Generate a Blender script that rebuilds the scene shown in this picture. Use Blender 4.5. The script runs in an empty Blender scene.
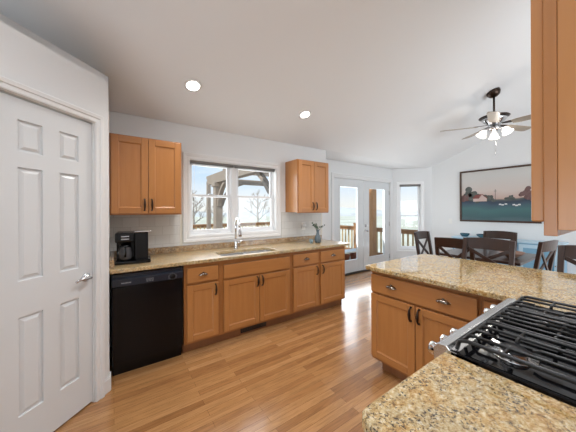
import bpy, bmesh, math, random
from mathutils import Vector, Matrix
from math import sin, cos, pi, radians as R
random.seed(7)
S = bpy.context.scene
C = S.collection

# ------------------------------------------------------------------ camera
cd = bpy.data.cameras.new('camera'); cam = bpy.data.objects.new('camera', cd); C.objects.link(cam)
cam.location = (0, 0, 1.396)
yaw = R(55.157)
cam.rotation_euler = (Matrix.Rotation(yaw - pi/2, 3, 'Z') @ Matrix.Rotation(pi/2, 3, 'X') @ Matrix.Rotation(R(-.212), 3, 'Z')).to_euler()
cd.sensor_fit = 'HORIZONTAL'; cd.sensor_width = 36; cd.lens = 250.922/576*36
cd.shift_y = -(216 - 210.335)/576; cd.clip_start = .03; cd.clip_end = 500
S.camera = cam

# ------------------------------------------------------------------ view, world, lights
S.view_settings.view_transform = 'Standard'; S.view_settings.look = 'None'
S.view_settings.gamma = 1; S.view_settings.use_curve_mapping = False
S.view_settings.exposure = 0.14

W = bpy.data.worlds.new('sky'); S.world = W; W.use_nodes = True
nt = W.node_tree; nt.nodes.clear()
wo = nt.nodes.new('ShaderNodeOutputWorld'); bg = nt.nodes.new('ShaderNodeBackground')
tc = nt.nodes.new('ShaderNodeTexCoord'); sx = nt.nodes.new('ShaderNodeSeparateXYZ')
cr = nt.nodes.new('ShaderNodeValToRGB'); nz = nt.nodes.new('ShaderNodeTexNoise'); mx = nt.nodes.new('ShaderNodeMix'); mx.data_type = 'RGBA'
c2 = nt.nodes.new('ShaderNodeValToRGB')
L = nt.links.new
L(tc.outputs['Generated'], sx.inputs[0]); L(sx.outputs['Z'], cr.inputs[0])
e = cr.color_ramp.elements
e[0].position = 0; e[0].color = (.94, .92, .86, 1); e[1].position = .5; e[1].color = (.32, .58, .95, 1)
n = e.new(.035); n.color = (.86, .89, .90, 1); n = e.new(.13); n.color = (.60, .76, .95, 1)
nz.inputs['Scale'].default_value = 3.5; nz.inputs['Detail'].default_value = 6
mp = nt.nodes.new('ShaderNodeMapping'); mp.inputs['Scale'].default_value = (1, 1, 3.5); L(tc.outputs['Generated'], mp.inputs[0]); L(mp.outputs[0], nz.inputs['Vector'])
c2.color_ramp.elements[0].position = .48; c2.color_ramp.elements[1].position = .75
L(nz.outputs['Fac'], c2.inputs[0]); L(c2.outputs['Color'], mx.inputs['Factor']); L(cr.outputs['Color'], mx.inputs[6]); mx.inputs[7].default_value = (.86, .90, .94, 1)
L(mx.outputs[2], bg.inputs['Color']); bg.inputs['Strength'].default_value = 1.04
L(bg.outputs[0], wo.inputs['Surface'])

def sun(rot, e, col):
    l = bpy.data.lights.new('sun', 'SUN'); l.energy = e; l.color = col; l.angle = R(1)
    o = bpy.data.objects.new('sun', l); o.rotation_euler = rot; C.objects.link(o)
sun((R(52), 0, R(-62)), 3.0, (1, .93, .82))
def area(name, loc, rot, sx_, sy_, e, col=(1, 1, 1)):
    l = bpy.data.lights.new(name, 'AREA'); l.shape = 'RECTANGLE'; l.size = sx_; l.size_y = sy_; l.energy = e; l.color = col
    o = bpy.data.objects.new(name, l); o.location = loc; o.rotation_euler = rot; C.objects.link(o)
# added fill lights behind the camera, then daylight through the visible glass
area('fill_light_south', (3.4, -3.45, 1.45), (R(108), 0, 0), 4.4, 2.0, 200, (.83, .92, 1))
area('fill_light_west', (-2.9, -1.0, 1.45), (R(122), 0, R(-90)), 3.4, 2.1, 110, (.83, .92, 1))
area('daylight_sink_window', (1.36, 3.36, 1.6), (R(-90), 0, 0), 1.1, .85, 12, (.92, .97, 1))
area('daylight_patio_door', (4.65, 3.90, 1.15), (R(-108), 0, 0), 1.6, 1.7, 42, (.92, .97, 1))
for x_, y_, e_ in ((-.55, .9, 26), (.95, 1.0, 80), (2.35, .75, 62)):      # added unseen fill spots below the ceiling, above the frame
    l = bpy.data.lights.new('fill_spot', 'SPOT'); l.energy = e_; l.color = (.96, .97, 1); l.spot_size = R(150); l.spot_blend = .9; l.shadow_soft_size = .09
    o = bpy.data.objects.new('fill_spot', l); o.location = (x_, y_, 2.42+.377*(3.12-y_)-.05); C.objects.link(o)

# ------------------------------------------------------------------ materials
M = {}
def mat(name, col=(.8, .8, .8), rough=.5, metal=0, **kw):
    m = bpy.data.materials.new(name); m.use_nodes = True
    b = m.node_tree.nodes['Principled BSDF']
    b.inputs['Base Color'].default_value = (*col, 1); b.inputs['Roughness'].default_value = rough; b.inputs['Metallic'].default_value = metal
    for k, v in kw.items():
        b.inputs[k.replace('_', ' ')].default_value = v
    M[name] = m
    return m, m.node_tree, b
def ramp(t, stops):
    r = t.nodes.new('ShaderNodeValToRGB'); e = r.color_ramp.elements
    while len(e) < len(stops): e.new(.5)
    for i, (p, c) in enumerate(stops): e[i].position = p; e[i].color = (*c, 1)
    return r
def coords(t, scale=(1, 1, 1), rot=(0, 0, 0)):
    a = t.nodes.new('ShaderNodeTexCoord'); m = t.nodes.new('ShaderNodeMapping')
    m.inputs['Scale'].default_value = scale; m.inputs['Rotation'].default_value = rot
    t.links.new(a.outputs['Object'], m.inputs[0]); return m
def noise(t, vec, sc, det=4, rough=.5, dist=0):
    n = t.nodes.new('ShaderNodeTexNoise'); n.inputs['Scale'].default_value = sc; n.inputs['Detail'].default_value = det
    n.inputs['Roughness'].default_value = rough; n.inputs['Distortion'].default_value = dist
    t.links.new(vec.outputs[0], n.inputs['Vector']); return n
def mixc(t, f, a, b, mode='MIX'):
    m = t.nodes.new('ShaderNodeMix'); m.data_type = 'RGBA'; m.blend_type = mode
    for s, i in ((f, 0), (a, 6), (b, 7)):
        if isinstance(s, (int, float)): m.inputs[i].default_value = s
        elif isinstance(s, tuple): m.inputs[i].default_value = (*s, 1)
        else: t.links.new(s, m.inputs[i])
    return m.outputs[2]
def bump(t, b, h, st, d=.01):
    u = t.nodes.new('ShaderNodeBump'); u.inputs['Strength'].default_value = st; u.inputs['Distance'].default_value = d
    t.links.new(h, u.inputs['Height']); t.links.new(u.outputs[0], b.inputs['Normal'])

def wall_mat(name, col, rough=.75):
    m, t, b = mat(name, col, rough); v = coords(t); n = noise(t, v, 90, 3); bump(t, b, n.outputs['Fac'], .06, .003)
    n2 = noise(t, v, 1.3, 2); t.links.new(mixc(t, n2.outputs['Fac'], tuple(c*.97 for c in col), col), b.inputs['Base Color'])
wall_mat('wall', (.76, .765, .765)); wall_mat('ceiling', (.82, .825, .83), .8)
mat('trim_white', (.78, .78, .775), .38); mat('door_white', (.71, .73, .74), .34); mat('vinyl', (.82, .83, .84), .35)
def wood(name, c1, c2, rough=.32, sc=(14, 14, .9), coat=.25):
    m, t, b = mat(name, c1, rough); v = coords(t, sc)
    n = noise(t, v, 2.2, 6, .6, .6); r = ramp(t, [(.3, c1), (.7, c2)]); t.links.new(n.outputs['Fac'], r.inputs[0])
    v2 = coords(t, (1.3, 1.3, .5)); n2 = noise(t, v2, 1.7, 3)
    t.links.new(mixc(t, n2.outputs['Fac'], r.outputs[0], tuple(.86*x for x in c1), 'MIX'), b.inputs['Base Color'])
    b.inputs['Coat Weight'].default_value = coat; b.inputs['Coat Roughness'].default_value = .18
    bump(t, b, n.outputs['Fac'], .04, .002)
wood('maple', (.46, .19, .054), (.56, .25, .08))
wood('maple_rail', (.44, .18, .051), (.54, .24, .076), sc=(.9, 14, 14))
wood('maple_frame', (.38, .148, .040), (.46, .19, .056))
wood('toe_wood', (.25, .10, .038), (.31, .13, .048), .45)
wood('dark_wood', (.028, .013, .009), (.055, .024, .015), .28, coat=.3)
wood('cedar', (.42, .21, .09), (.56, .31, .15), .7, coat=0)
wood('cedar_light', (.60, .40, .19), (.74, .52, .27), .7, coat=0)
wood('weathered', (.36, .29, .23), (.46, .385, .31), .8, coat=0)
wood('blade_wood', (.36, .30, .23), (.48, .41, .33), .4, sc=(2, 2, 14))

# hardwood floor, strips running along X
m, t, b = mat('oak_floor', (.5, .28, .13), .24)
v = coords(t)
br = t.nodes.new('ShaderNodeTexBrick'); t.links.new(v.outputs[0], br.inputs['Vector'])
br.inputs['Scale'].default_value = 1; br.inputs['Brick Width'].default_value = .85; br.inputs['Row Height'].default_value = .057
br.inputs['Mortar Size'].default_value = .0009; br.inputs['Mortar Smooth'].default_value = .3; br.inputs['Bias'].default_value = 0
br.offset = .37; br.offset_frequency = 2; br.squash = 1
br.inputs['Color1'].default_value = (0, 0, 0, 1); br.inputs['Color2'].default_value = (1, 1, 1, 1); br.inputs['Mortar'].default_value = (.5, .5, .5, 1)
rp = ramp(t, [(0, (.31, .142, .050)), (.35, (.405, .195, .072)), (.7, (.46, .232, .089)), (1, (.54, .288, .123))])
t.links.new(br.outputs['Color'], rp.inputs[0])
vg = coords(t, (1.6, 26, 1)); g = noise(t, vg, 2.6, 7, .65, 1.2)
gr = ramp(t, [(.36, (.62, .62, .62)), (.58, (1, 1, 1))]); t.links.new(g.outputs['Fac'], gr.inputs[0])
col = mixc(t, .75, rp.outputs[0], gr.outputs[0], 'MULTIPLY')
col = mixc(t, br.outputs['Fac'], col, (.10, .045, .018))
t.links.new(col, b.inputs['Base Color'])
b.inputs['Coat Weight'].default_value = .5; b.inputs['Coat Roughness'].default_value = .12
bump(t, b, g.outputs['Fac'], .03, .002)

# granite
def granite(name, tones, dark=.55, rough=.05):
    m, t, b = mat(name, tones[1], rough, Specular_IOR_Level=.9)
    v = coords(t)
    n1 = noise(t, v, 70, 8, .8, .3); r1 = ramp(t, [(.37, tones[0]), (.45, tones[1]), (.53, tones[2]), (.60, tones[3])]); t.links.new(n1.outputs['Fac'], r1.inputs[0])
    n2 = noise(t, v, 13, 5, .65, 1.2); r2 = ramp(t, [(.38, (.80, .58, .28)), (.48, (1, .93, .78)), (.6, (.84, .86, .88))]); t.links.new(n2.outputs['Fac'], r2.inputs[0])
    c = mixc(t, .8, r1.outputs[0], r2.outputs[0], 'MULTIPLY')
    n3 = noise(t, v, 130, 5, .7, .5); r3 = ramp(t, [(dark-.02, (0, 0, 0)), (dark+.02, (1, 1, 1))]); t.links.new(n3.outputs['Fac'], r3.inputs[0])
    n4 = noise(t, v, 9, 4, .6, 2.0); r4 = ramp(t, [(.46, (0, 0, 0)), (.54, (1, 1, 1))]); t.links.new(n4.outputs['Fac'], r4.inputs[0])
    mm = t.nodes.new('ShaderNodeMath'); mm.operation = 'MULTIPLY'; t.links.new(r3.outputs[0], mm.inputs[0]); t.links.new(r4.outputs[0], mm.inputs[1])
    c = mixc(t, mm.outputs[0], c, (.05, .037, .03))
    vo = t.nodes.new('ShaderNodeTexVoronoi'); vo.inputs['Scale'].default_value = 95; t.links.new(v.outputs[0], vo.inputs['Vector'])
    r5 = ramp(t, [(.0, (.5, .42, .34)), (.3, (1, 1, 1))]); t.links.new(vo.outputs['Distance'], r5.inputs[0])
    c = mixc(t, .35, c, r5.outputs[0], 'MULTIPLY')
    t.links.new(c, b.inputs['Base Color'])
    if rough > .1: b.inputs['Coat Weight'].default_value = .8; b.inputs['Coat Roughness'].default_value = .28; b.inputs['Coat IOR'].default_value = 1.6
granite('granite', [(.10, .065, .04), (.46, .31, .135), (.58, .45, .24), (.72, .64, .49)])
granite('granite_honed', [(.10, .065, .04), (.46, .31, .135), (.58, .45, .24), (.72, .64, .49)], rough=.3)
granite('granite_brown', [(.14, .09, .06), (.34, .23, .14), (.48, .36, .24), (.62, .52, .40)], .54)

# backsplash tile
m, t, b = mat('tile', (.62, .61, .58), .25)
v = coords(t, (1, 1, 1), (R(-90), 0, 0)); br = t.nodes.new('ShaderNodeTexBrick'); t.links.new(v.outputs[0], br.inputs['Vector'])
br.offset = .5; br.inputs['Scale'].default_value = 1; br.inputs['Brick Width'].default_value = .152; br.inputs['Row Height'].default_value = .102; br.inputs['Mortar Size'].default_value = .002
br.inputs['Color1'].default_value = (.60, .59, .56, 1); br.inputs['Color2'].default_value = (.66, .65, .62, 1); br.inputs['Mortar'].default_value = (.50, .48, .45, 1)
t.links.new(br.outputs['Color'], b.inputs['Base Color'])
mat('tile_edge', (.68, .65, .57), .3)

def steel(name, col, rough, sc=(2, 90, 90)):
    m, t, b = mat(name, col, rough, 1); v = coords(t, sc); n = noise(t, v, 3, 3)
    mr = t.nodes.new('ShaderNodeMapRange'); mr.inputs[3].default_value = rough-.02; mr.inputs[4].default_value = rough+.03
    t.links.new(n.outputs['Fac'], mr.inputs[0]); t.links.new(mr.outputs[0], b.inputs['Roughness'])
steel('stainless', (.62, .62, .62), .26); steel('sink_steel', (.68, .69, .71), .36)
mat('chrome', (.75, .75, .76), .12, 1); mat('nickel', (.55, .55, .56), .22, 1)
mat('bronze', (.05, .032, .024), .28, .85); mat('pull_metal', (.30, .26, .22), .2, 1)
mat('black_gloss', (.004, .004, .005), .16, Specular_IOR_Level=.25); mat('black_plastic', (.005, .005, .006), .22, Specular_IOR_Level=.35)
mat('navy_plastic', (.014, .019, .030), .25)
mat('black_glass', (.004, .004, .005), .05, Specular_IOR_Level=.3); mat('cast_iron', (.007, .007, .0075), .36, .0, Specular_IOR_Level=.45)
mat('burner_cap', (.03, .03, .032), .35, .3); mat('print_grey', (.45, .46, .48), .4)
mat('dark_slot', (.012, .010, .009), .6); mat('brown_metal', (.06, .045, .035), .4, .5)
mat('blind', (.20, .19, .18), .5)
mat('terracotta', (.36, .11, .06), .7); mat('cream', (.74, .72, .66), .5)
mat('teal', (.03, .10, .14), .2); mat('blue_paint', (.22, .42, .58), .35); mat('blue_light', (.50, .68, .80), .35)
mat('blue_glass', (.05, .20, .32), .12)
mat('grey_vase', (.10, .13, .15), .15); mat('leaf', (.055, .10, .06), .5); mat('stem', (.06, .08, .04), .6)
mat('wood_bowl', (.28, .16, .11), .35); mat('plate_white', (.80, .79, .76), .4)
mat('bark', (.36, .31, .27), .9)
def emis(name, col, st):
    m, t, b = mat(name, col, .4); b.inputs['Emission Color'].default_value = (*col, 1); b.inputs['Emission Strength'].default_value = st
emis('lamp_glow', (1, .97, .92), 6); emis('shade_glow', (1, .97, .92), .9)
# clear glazing: mostly transparent with a mirror reflection
m = bpy.data.materials.new('glazing'); m.use_nodes = True; t = m.node_tree; t.nodes.clear(); M['glazing'] = m
o_ = t.nodes.new('ShaderNodeOutputMaterial'); a_ = t.nodes.new('ShaderNodeBsdfTransparent'); g_ = t.nodes.new('ShaderNodeBsdfGlossy'); x_ = t.nodes.new('ShaderNodeMixShader')
a_.inputs[0].default_value = (.97, .98, .98, 1); g_.inputs['Roughness'].default_value = .02; x_.inputs[0].default_value = .018
t.links.new(a_.outputs[0], x_.inputs[1]); t.links.new(g_.outputs[0], x_.inputs[2]); t.links.new(x_.outputs[0], o_.inputs[0])
m, t, b = mat('carafe_glass', (.10, .10, .11), .05); b.inputs['Transmission Weight'].default_value = .35
m, t, b = mat('tumbler_glass', (.45, .58, .62), .05); b.inputs['Transmission Weight'].default_value = .6
# outside ground
m, t, b = mat('dry_grass', (.55, .48, .28), .95); v = coords(t); n1 = noise(t, v, .12, 5); r1 = ramp(t, [(.35, (.66, .60, .42)), (.65, (.84, .79, .62))]); t.links.new(n1.outputs['Fac'], r1.inputs[0]); t.links.new(r1.outputs[0], b.inputs['Base Color'])  # dry grass tones, paled further to suggest haze
m, t, b = mat('hazy_hill', (.42, .40, .36), .95); v = coords(t); n1 = noise(t, v, .06, 6); r1 = ramp(t, [(.4, (.66, .62, .56)), (.6, (.80, .77, .70))]); t.links.new(n1.outputs['Fac'], r1.inputs[0]); t.links.new(r1.outputs[0], b.inputs['Base Color'])  # distance haze painted in as pale beige tones
m, t, b = mat('decking', (.35, .25, .17), .8); v = coords(t, (1, 7, 1)); w = t.nodes.new('ShaderNodeTexWave'); w.bands_direction = 'Y'; w.inputs['Scale'].default_value = .33; t.links.new(v.outputs[0], w.inputs['Vector'])
r1 = ramp(t, [(.0, (.10, .07, .05)), (.12, (.42, .31, .21))]); t.links.new(w.outputs['Fac'], r1.inputs[0]); t.links.new(r1.outputs[0], b.inputs['Base Color'])

# ------------------------------------------------------------------ mesh helpers
def bm_new(): return bmesh.new()
def bx(bm, x0, x1, y0, y1, z0, z1, mi=0):
    vs = [bm.verts.new(p) for p in ((x0,y0,z0),(x1,y0,z0),(x1,y1,z0),(x0,y1,z0),(x0,y0,z1),(x1,y0,z1),(x1,y1,z1),(x0,y1,z1))]
    for f in ((0,3,2,1),(4,5,6,7),(0,1,5,4),(1,2,6,5),(2,3,7,6),(3,0,4,7)):
        q = bm.faces.new([vs[i] for i in f]); q.material_index = mi
    return vs
def box(*a, **k):
    bm = bm_new(); bx(bm, *a, **k); return bm
def beam(bm, p, q, w, h, up=(0, 0, 1), w2=None, h2=None):
    p, q = Vector(p), Vector(q); d = (q-p).normalized(); s = d.cross(Vector(up))
    if s.length < 1e-4: s = Vector((1, 0, 0))
    s.normalize(); u = s.cross(d); w2 = w2 or w; h2 = h2 or h
    a = [bm.verts.new(p+s*i*w/2+u*j*h/2) for i, j in ((-1,-1),(1,-1),(1,1),(-1,1))]
    b = [bm.verts.new(q+s*i*w2/2+u*j*h2/2) for i, j in ((-1,-1),(1,-1),(1,1),(-1,1))]
    bm.faces.new(a[::-1]); bm.faces.new(b)
    for i in range(4): bm.faces.new((a[i], a[(i+1)%4], b[(i+1)%4], b[i]))
def tube(bm, pts, r, n=10, caps=True):
    pts = [Vector(p) for p in pts]; rs = r if isinstance(r, (list, tuple)) else [r]*len(pts)
    prev = None; rings = []
    for i, p in enumerate(pts):
        d = (pts[min(i+1, len(pts)-1)] - pts[max(i-1, 0)]).normalized()
        if prev is None:
            s = d.cross(Vector((0, 0, 1)));
            if s.length < 1e-3: s = d.cross(Vector((0, 1, 0)))
        else:
            s = prev - d*prev.dot(d)
        s.normalize(); prev = s; u = d.cross(s)
        rings.append([bm.verts.new(p+(s*cos(2*pi*k/n)+u*sin(2*pi*k/n))*rs[i]) for k in range(n)])
    for a, b in zip(rings, rings[1:]):
        for k in range(n): f = bm.faces.new((a[k], a[(k+1)%n], b[(k+1)%n], b[k])); f.smooth = True
    if caps: bm.faces.new(rings[0][::-1]); bm.faces.new(rings[-1])
def lathe(bm, prof, c=(0, 0, 0), n=28, axis='Z', tilt=None):
    rings = []
    Mx = Matrix.Identity(3)
    if axis == 'Y': Mx = Matrix.Rotation(R(90), 3, 'X')      # z -> -y
    if axis == 'X': Mx = Matrix.Rotation(R(90), 3, 'Y')
    if tilt is not None: Mx = tilt
    for r, z in prof:
        if r < 1e-5: rings.append([bm.verts.new(Mx @ Vector((0, 0, z)) + Vector(c))])
        else: rings.append([bm.verts.new(Mx @ Vector((r*cos(2*pi*k/n), r*sin(2*pi*k/n), z)) + Vector(c)) for k in range(n)])
    for a, b in zip(rings, rings[1:]):
        if len(a) == 1 and len(b) == 1: continue
        for k in range(n):
            j = (k+1) % n
            f = [a[0], b[j], b[k]] if len(a) == 1 else ([a[k], a[j], b[0]] if len(b) == 1 else [a[k], a[j], b[j], b[k]])
            f = bm.faces.new(f); f.smooth = True
def prism(bm, poly, z0, z1, holes=None):
    a = [bm.verts.new((x, y, z0)) for x, y in poly]; b = [bm.verts.new((x, y, z1)) for x, y in poly]
    bm.faces.new(a[::-1]); bm.faces.new(b)
    for i in range(len(poly)): j = (i+1) % len(poly); bm.faces.new((a[i], a[j], b[j], b[i]))
def obj(name, bm, m, parent=None, bev=0, seg=2, loc=None, rot=None, smooth=False):
    bmesh.ops.recalc_face_normals(bm, faces=bm.faces[:])
    me = bpy.data.meshes.new(name); bm.to_mesh(me); bm.free()
    for q in (m if isinstance(m, (list, tuple)) else [m]): me.materials.append(M[q])
    o = bpy.data.objects.new(name, me); C.objects.link(o)
    if parent: o.parent = parent
    if loc: o.location = loc
    if rot: o.rotation_euler = rot
    if smooth:
        for p in me.polygons: p.use_smooth = True
    if bev:
        md = o.modifiers.new('bevel', 'BEVEL'); md.width = bev; md.segments = seg; md.limit_method = 'ANGLE'; md.angle_limit = R(40)
    return o
def tag(o, label, cat, group=None, kind=None):
    o['label'] = label; o['category'] = cat
    if group: o['group'] = group
    if kind: o['kind'] = kind
    return o
def thing(name, label, cat, loc=(0, 0, 0), rz=0, group=None):
    o = bpy.data.objects.new(name, None); o.empty_display_size = .1; C.objects.link(o); o.location = loc; o.rotation_euler = (0, 0, rz)
    return tag(o, label, cat, group)
def struct(name, bm, m, parent=None, bev=0, **k):
    o = obj(name, bm, m, parent, bev, **k)
    if not parent: o['kind'] = 'structure'
    return o
def sthing(name, loc, rz=0):
    o = bpy.data.objects.new(name, None); C.objects.link(o); o.location = loc; o.rotation_euler = (0, 0, rz); o['kind'] = 'structure'; return o
def dup(root, loc, rz, label, group=None):
    r = root.copy(); C.objects.link(r); r.location = loc; r.rotation_euler = (0, 0, rz); r['label'] = label
    if group: r['group'] = group
    for ch in list(root.children):
        c = ch.copy(); C.objects.link(c); c.parent = r
        for g in list(ch.children):
            d = g.copy(); C.objects.link(d); d.parent = c
    return r

# ------------------------------------------------------------------ setting
YW, YD, XE, SL, ZC = 3.149, 3.679, 6.409, .377, 2.42
XP, YP = -.03, 2.401                    # pantry corner
def zceil(y): return ZC + SL*max(0, (3.12-y)) if y > -.2 else ZC + SL*3.32 - SL*(-.2-y)
struct('floor', box(-3.1, 6.75, -3.75, 3.85, -.12, 0), 'oak_floor')
# ceiling: flat strip over the bay, slope to a ridge, far slope
bm = bm_new()
ys = [3.9, 3.12, -.2, -3.75]; prof = [(y, zceil(y) if y < 3.12 else ZC) for y in ys]
prof[0] = (3.9, ZC)
lo = [[bm.verts.new((x, y, z)) for y, z in prof] for x in (-3.1, 6.75)]
hi = [[bm.verts.new((x, y, z+.15)) for y, z in prof] for x in (-3.1, 6.75)]
for i in range(3):
    bm.faces.new((lo[0][i], lo[1][i], lo[1][i+1], lo[0][i+1])); bm.faces.new((hi[0][i], hi[0][i+1], hi[1][i+1], hi[1][i]))
for k in (0, 1):
    for i in range(3): bm.faces.new((lo[k][i], lo[k][i+1], hi[k][i+1], hi[k][i]))
for i in (0, 3): bm.faces.new((lo[0][i], lo[1][i], hi[1][i], hi[0][i]))
struct('ceiling', bm, 'ceiling')
# wall with openings along a plane, built as panels (local x along, y thickness outward, z up)
def wall(name, x0, x1, th, zt, opens, loc=(0, 0, 0), rz=0):
    bm = bm_new(); xs = sorted({x0, x1, *[a for o in opens for a in o[:2]]})
    for a, b in zip(xs, xs[1:]):
        hole = [o for o in opens if o[0] <= a+1e-6 and o[1] >= b-1e-6]
        if not hole: bx(bm, a, b, 0, th, 0, zt)
        else:
            o = hole[0]
            if o[2] > .001: bx(bm, a, b, 0, th, 0, o[2])
            bx(bm, a, b, 0, th, o[3], zt)
    return struct(name, bm, 'wall', loc=loc, rot=(0, 0, rz))
WX0, WX1, WZ0, WZ1 = .752, 1.972, 1.095, 2.012
wall('wall_north', -.15, 2.984, .14, ZC+.03, [(WX0, WX1, WZ0, WZ1)], (0, YW, 0))
struct('wall_return', box(2.844, 2.984, YW+.14, YD+.0, 0, ZC+.03), 'wall')
DX0, DX1, DZ1 = 3.70, 5.675, 2.095
wall('wall_patio', 2.844, 5.85, .14, ZC+.03, [(DX0, DX1, 0, DZ1)], (0, YD, 0))
# bay wall: from (5.762,3.673) to (6.409,3.026)
BAY = (5.759, 3.676); BL = (XE-BAY[0])*math.sqrt(2)
BW0, BW1, BZ0, BZ1 = .165, .665, .43, 2.035
wall('wall_bay', -.0, BL, .14, ZC+.03, [(BW0, BW1, BZ0, BZ1)], (BAY[0], BAY[1], 0), R(-45))
# east wall follows the slope
bm = bm_new()
pr = [(3.08, 0), (3.08, 2.45)] + [(y, zceil(y)+.02) for y in (2.9, -.2, -3.6)] + [(-3.6, 0)]
a = [bm.verts.new((XE, y, z)) for y, z in pr]; b_ = [bm.verts.new((XE+.14, y, z)) for y, z in pr]
bm.faces.new(a); bm.faces.new(b_[::-1])
for i in range(len(pr)): j = (i+1) % len(pr); bm.faces.new((a[i], a[j], b_[j], b_[i]))
struct('wall_east', bm, 'wall')
bm = bm_new(); pr2 = [(3.2, 0), (3.2, 2.45), (3.0, 2.47), (-.2, zceil(-.2)+.02), (-3.6, zceil(-3.6)+.02), (-3.6, 0)]
a = [bm.verts.new((-3.0, y, z)) for y, z in pr2]; b_ = [bm.verts.new((-3.14, y, z)) for y, z in pr2]
bm.faces.new(a); bm.faces.new(b_[::-1])
for i in range(len(pr2)): j = (i+1) % len(pr2); bm.faces.new((a[i], a[j], b_[j], b_[i]))
struct('wall_west', bm, 'wall')
struct('wall_south', box(-3.1, 6.5, -3.74, -3.6, 0, zceil(-3.6)+.05), 'wall')
struct('wall_range', box(.42, 2.9, -.39, -.25, 0, zceil(-.25)+.0), 'wall')
# pantry: diagonal wall with the door, side wall by the counter, back wall, flat top
PD0, PD1 = .121, .665              # door opening along the diagonal, from the corner
PW = .80
q2 = math.sqrt(.5)
# local frame: x along diagonal from corner toward camera, rotated 225deg; y = into the pantry
bm = bm_new()
for a0, a1, z0, z1 in ((0, PD0, 0, 2.44), (PD1, PW, 0, 2.44), (PD0, PD1, 2.043, 2.44)): bx(bm, a0, a1, -.11, 0, z0, z1)
struct('wall_pantry_front', bm, 'wall', loc=(XP, YP, 0), rot=(0, 0, R(225)))
struct('wall_pantry_side', box(XP-.11, XP, YP-.0, YW, 0, 2.44), 'wall')
ex, ey = XP - PW*q2, YP - PW*q2
struct('wall_pantry_back', box(-3.0, ex, ey, ey+.11, 0, 2.44), 'wall')
bm = bm_new(); prism(bm, [(XP, YP), (XP, YW), (-3.0, YW), (-3.0, ey), (ex, ey)], 2.40, 2.44)
struct('ceiling_pantry', bm, 'wall')

# --- pantry door (six panels), casing, baseboards
def ploc(o): o.location = (XP, YP, 0); o.rotation_euler = (0, 0, R(225))
dw, dh = PD1-PD0-.008, 2.03
door = sthing('door_1', (XP, YP, 0), R(225))
bm = bm_new()
st, ct = .098, .096; pw = (dw-2*st-ct)/2
x0 = PD0+.004; zs = [(.012, .243), (.797, 1.004), (1.642, 1.735), (1.91, 2.033)]
y0, y1 = -.045+.005, -.005     # door front face at y=+? front is toward +y? handled below
YFR = -.012                     # door face, a little behind the wall face
def sheet(outer, holes, y0, y1):
    bm = bm_new()
    for poly in [outer]+holes:
        vs = [bm.verts.new((x, y1, z)) for x, z in poly]
        for i in range(len(vs)): bm.edges.new((vs[i], vs[(i+1) % len(vs)]))
    bmesh.ops.triangle_fill(bm, use_beauty=True, edges=bm.edges[:])
    ex_ = bmesh.ops.extrude_face_region(bm, geom=bm.faces[:])
    bmesh.ops.translate(bm, verts=[v for v in ex_['geom'] if isinstance(v, bmesh.types.BMVert)], vec=(0, y0-y1, 0))
    return bm
def rc4(a, b, c, d): return [(a, c), (b, c), (b, d), (a, d)]
hl_ = [rc4(a, a+pw, z0, z1) for z0, z1 in ((.243, .797), (1.004, 1.642), (1.735, 1.91)) for a in (x0+st, x0+st+pw+ct)]
bm = sheet(rc4(x0, x0+dw, .012, 2.030), hl_, -.045, YFR)
struct('panel_frame', bm, 'door_white', door, .003)
for z0, z1 in ((.243, .797), (1.004, 1.642), (1.735, 1.91)):
    for a in (x0+st, x0+st+pw+ct):
        bm = bm_new(); bx(bm, a, a+pw, -.04, YFR-.011, z0, z1)
        # raised field with sloping edge
        o1, o2 = .010, .028
        A = [bm.verts.new(p) for p in ((a+o1, YFR-.011, z0+o1), (a+pw-o1, YFR-.011, z0+o1), (a+pw-o1, YFR-.011, z1-o1), (a+o1, YFR-.011, z1-o1))]
        B = [bm.verts.new(p) for p in ((a+o2, YFR-.002, z0+o2), (a+pw-o2, YFR-.002, z0+o2), (a+pw-o2, YFR-.002, z1-o2), (a+o2, YFR-.002, z1-o2))]
        bm.faces.new(B)
        for i in range(4): bm.faces.new((A[i], A[(i+1)%4], B[(i+1)%4], B[i]))
        struct('panel', bm, 'door_white', door)
# lever handle near the corner side
hx, hz = x0+.05, .925
bm = bm_new(); lathe(bm, [(0, 0), (.031, 0), (.031, .006), (.024, .012), (.012, .016), (.011, .045), (0, .045)], (hx, YFR, hz), 20, tilt=Matrix.Rotation(R(-90), 3, 'X'))
tube(bm, [(hx, YFR+.045, hz), (hx+.03, YFR+.05, hz+.002), (hx+.075, YFR+.048, hz+.004), (hx+.105, YFR+.044, hz-.006)], [.009, .010, .009, .007], 10)
struct('door_handle', bm, 'nickel', door)
def casing(name, a, b, z0, z1, w, loc, rz, sgn=1, bottom=False, m='trim_white'):
    """mitred profile running round the opening a..b, z0..z1"""
    prof = [(0, 0), (0, .012), (.12, .016), (.5, .015), (.56, .021), (.9, .024), (1, .020), (1, 0)]
    bm = bm_new()
    path = [(a, z0, -1, -1 if bottom else 0), (a, z1, -1, 1), (b, z1, 1, 1), (b, z0, 1, -1 if bottom else 0)]
    rings = [[bm.verts.new((x+dx*w*p, sgn*h, z+dz*w*p)) for p, h in prof] for x, z, dx, dz in path]
    seq = list(zip(rings, rings[1:]))
    if bottom: seq.append((rings[-1], rings[0]))
    else: bm.faces.new(rings[0]); bm.faces.new(rings[-1][::-1])
    n = len(prof)
    for A, B in seq:
        for i in range(n): bm.faces.new((A[i], A[(i+1) % n], B[(i+1) % n], B[i]))
    return struct(name, bm, m, None, 0, loc=loc, rot=(0, 0, rz))
casing('trim_1', PD0-.002, PD1+.002, 0, 2.043, .062, (XP, YP, 0), R(225))
bm = bm_new(); bx(bm, PD0-.002, PD0+.003, -.11, 0, 0, 2.04); bx(bm, PD1-.003, PD1+.002, -.11, 0, 0, 2.04); bx(bm, PD0, PD1, -.11, 0, 2.039, 2.045)
struct('trim_2', bm, 'trim_white', loc=(XP, YP, 0), rot=(0, 0, R(225)))
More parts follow.
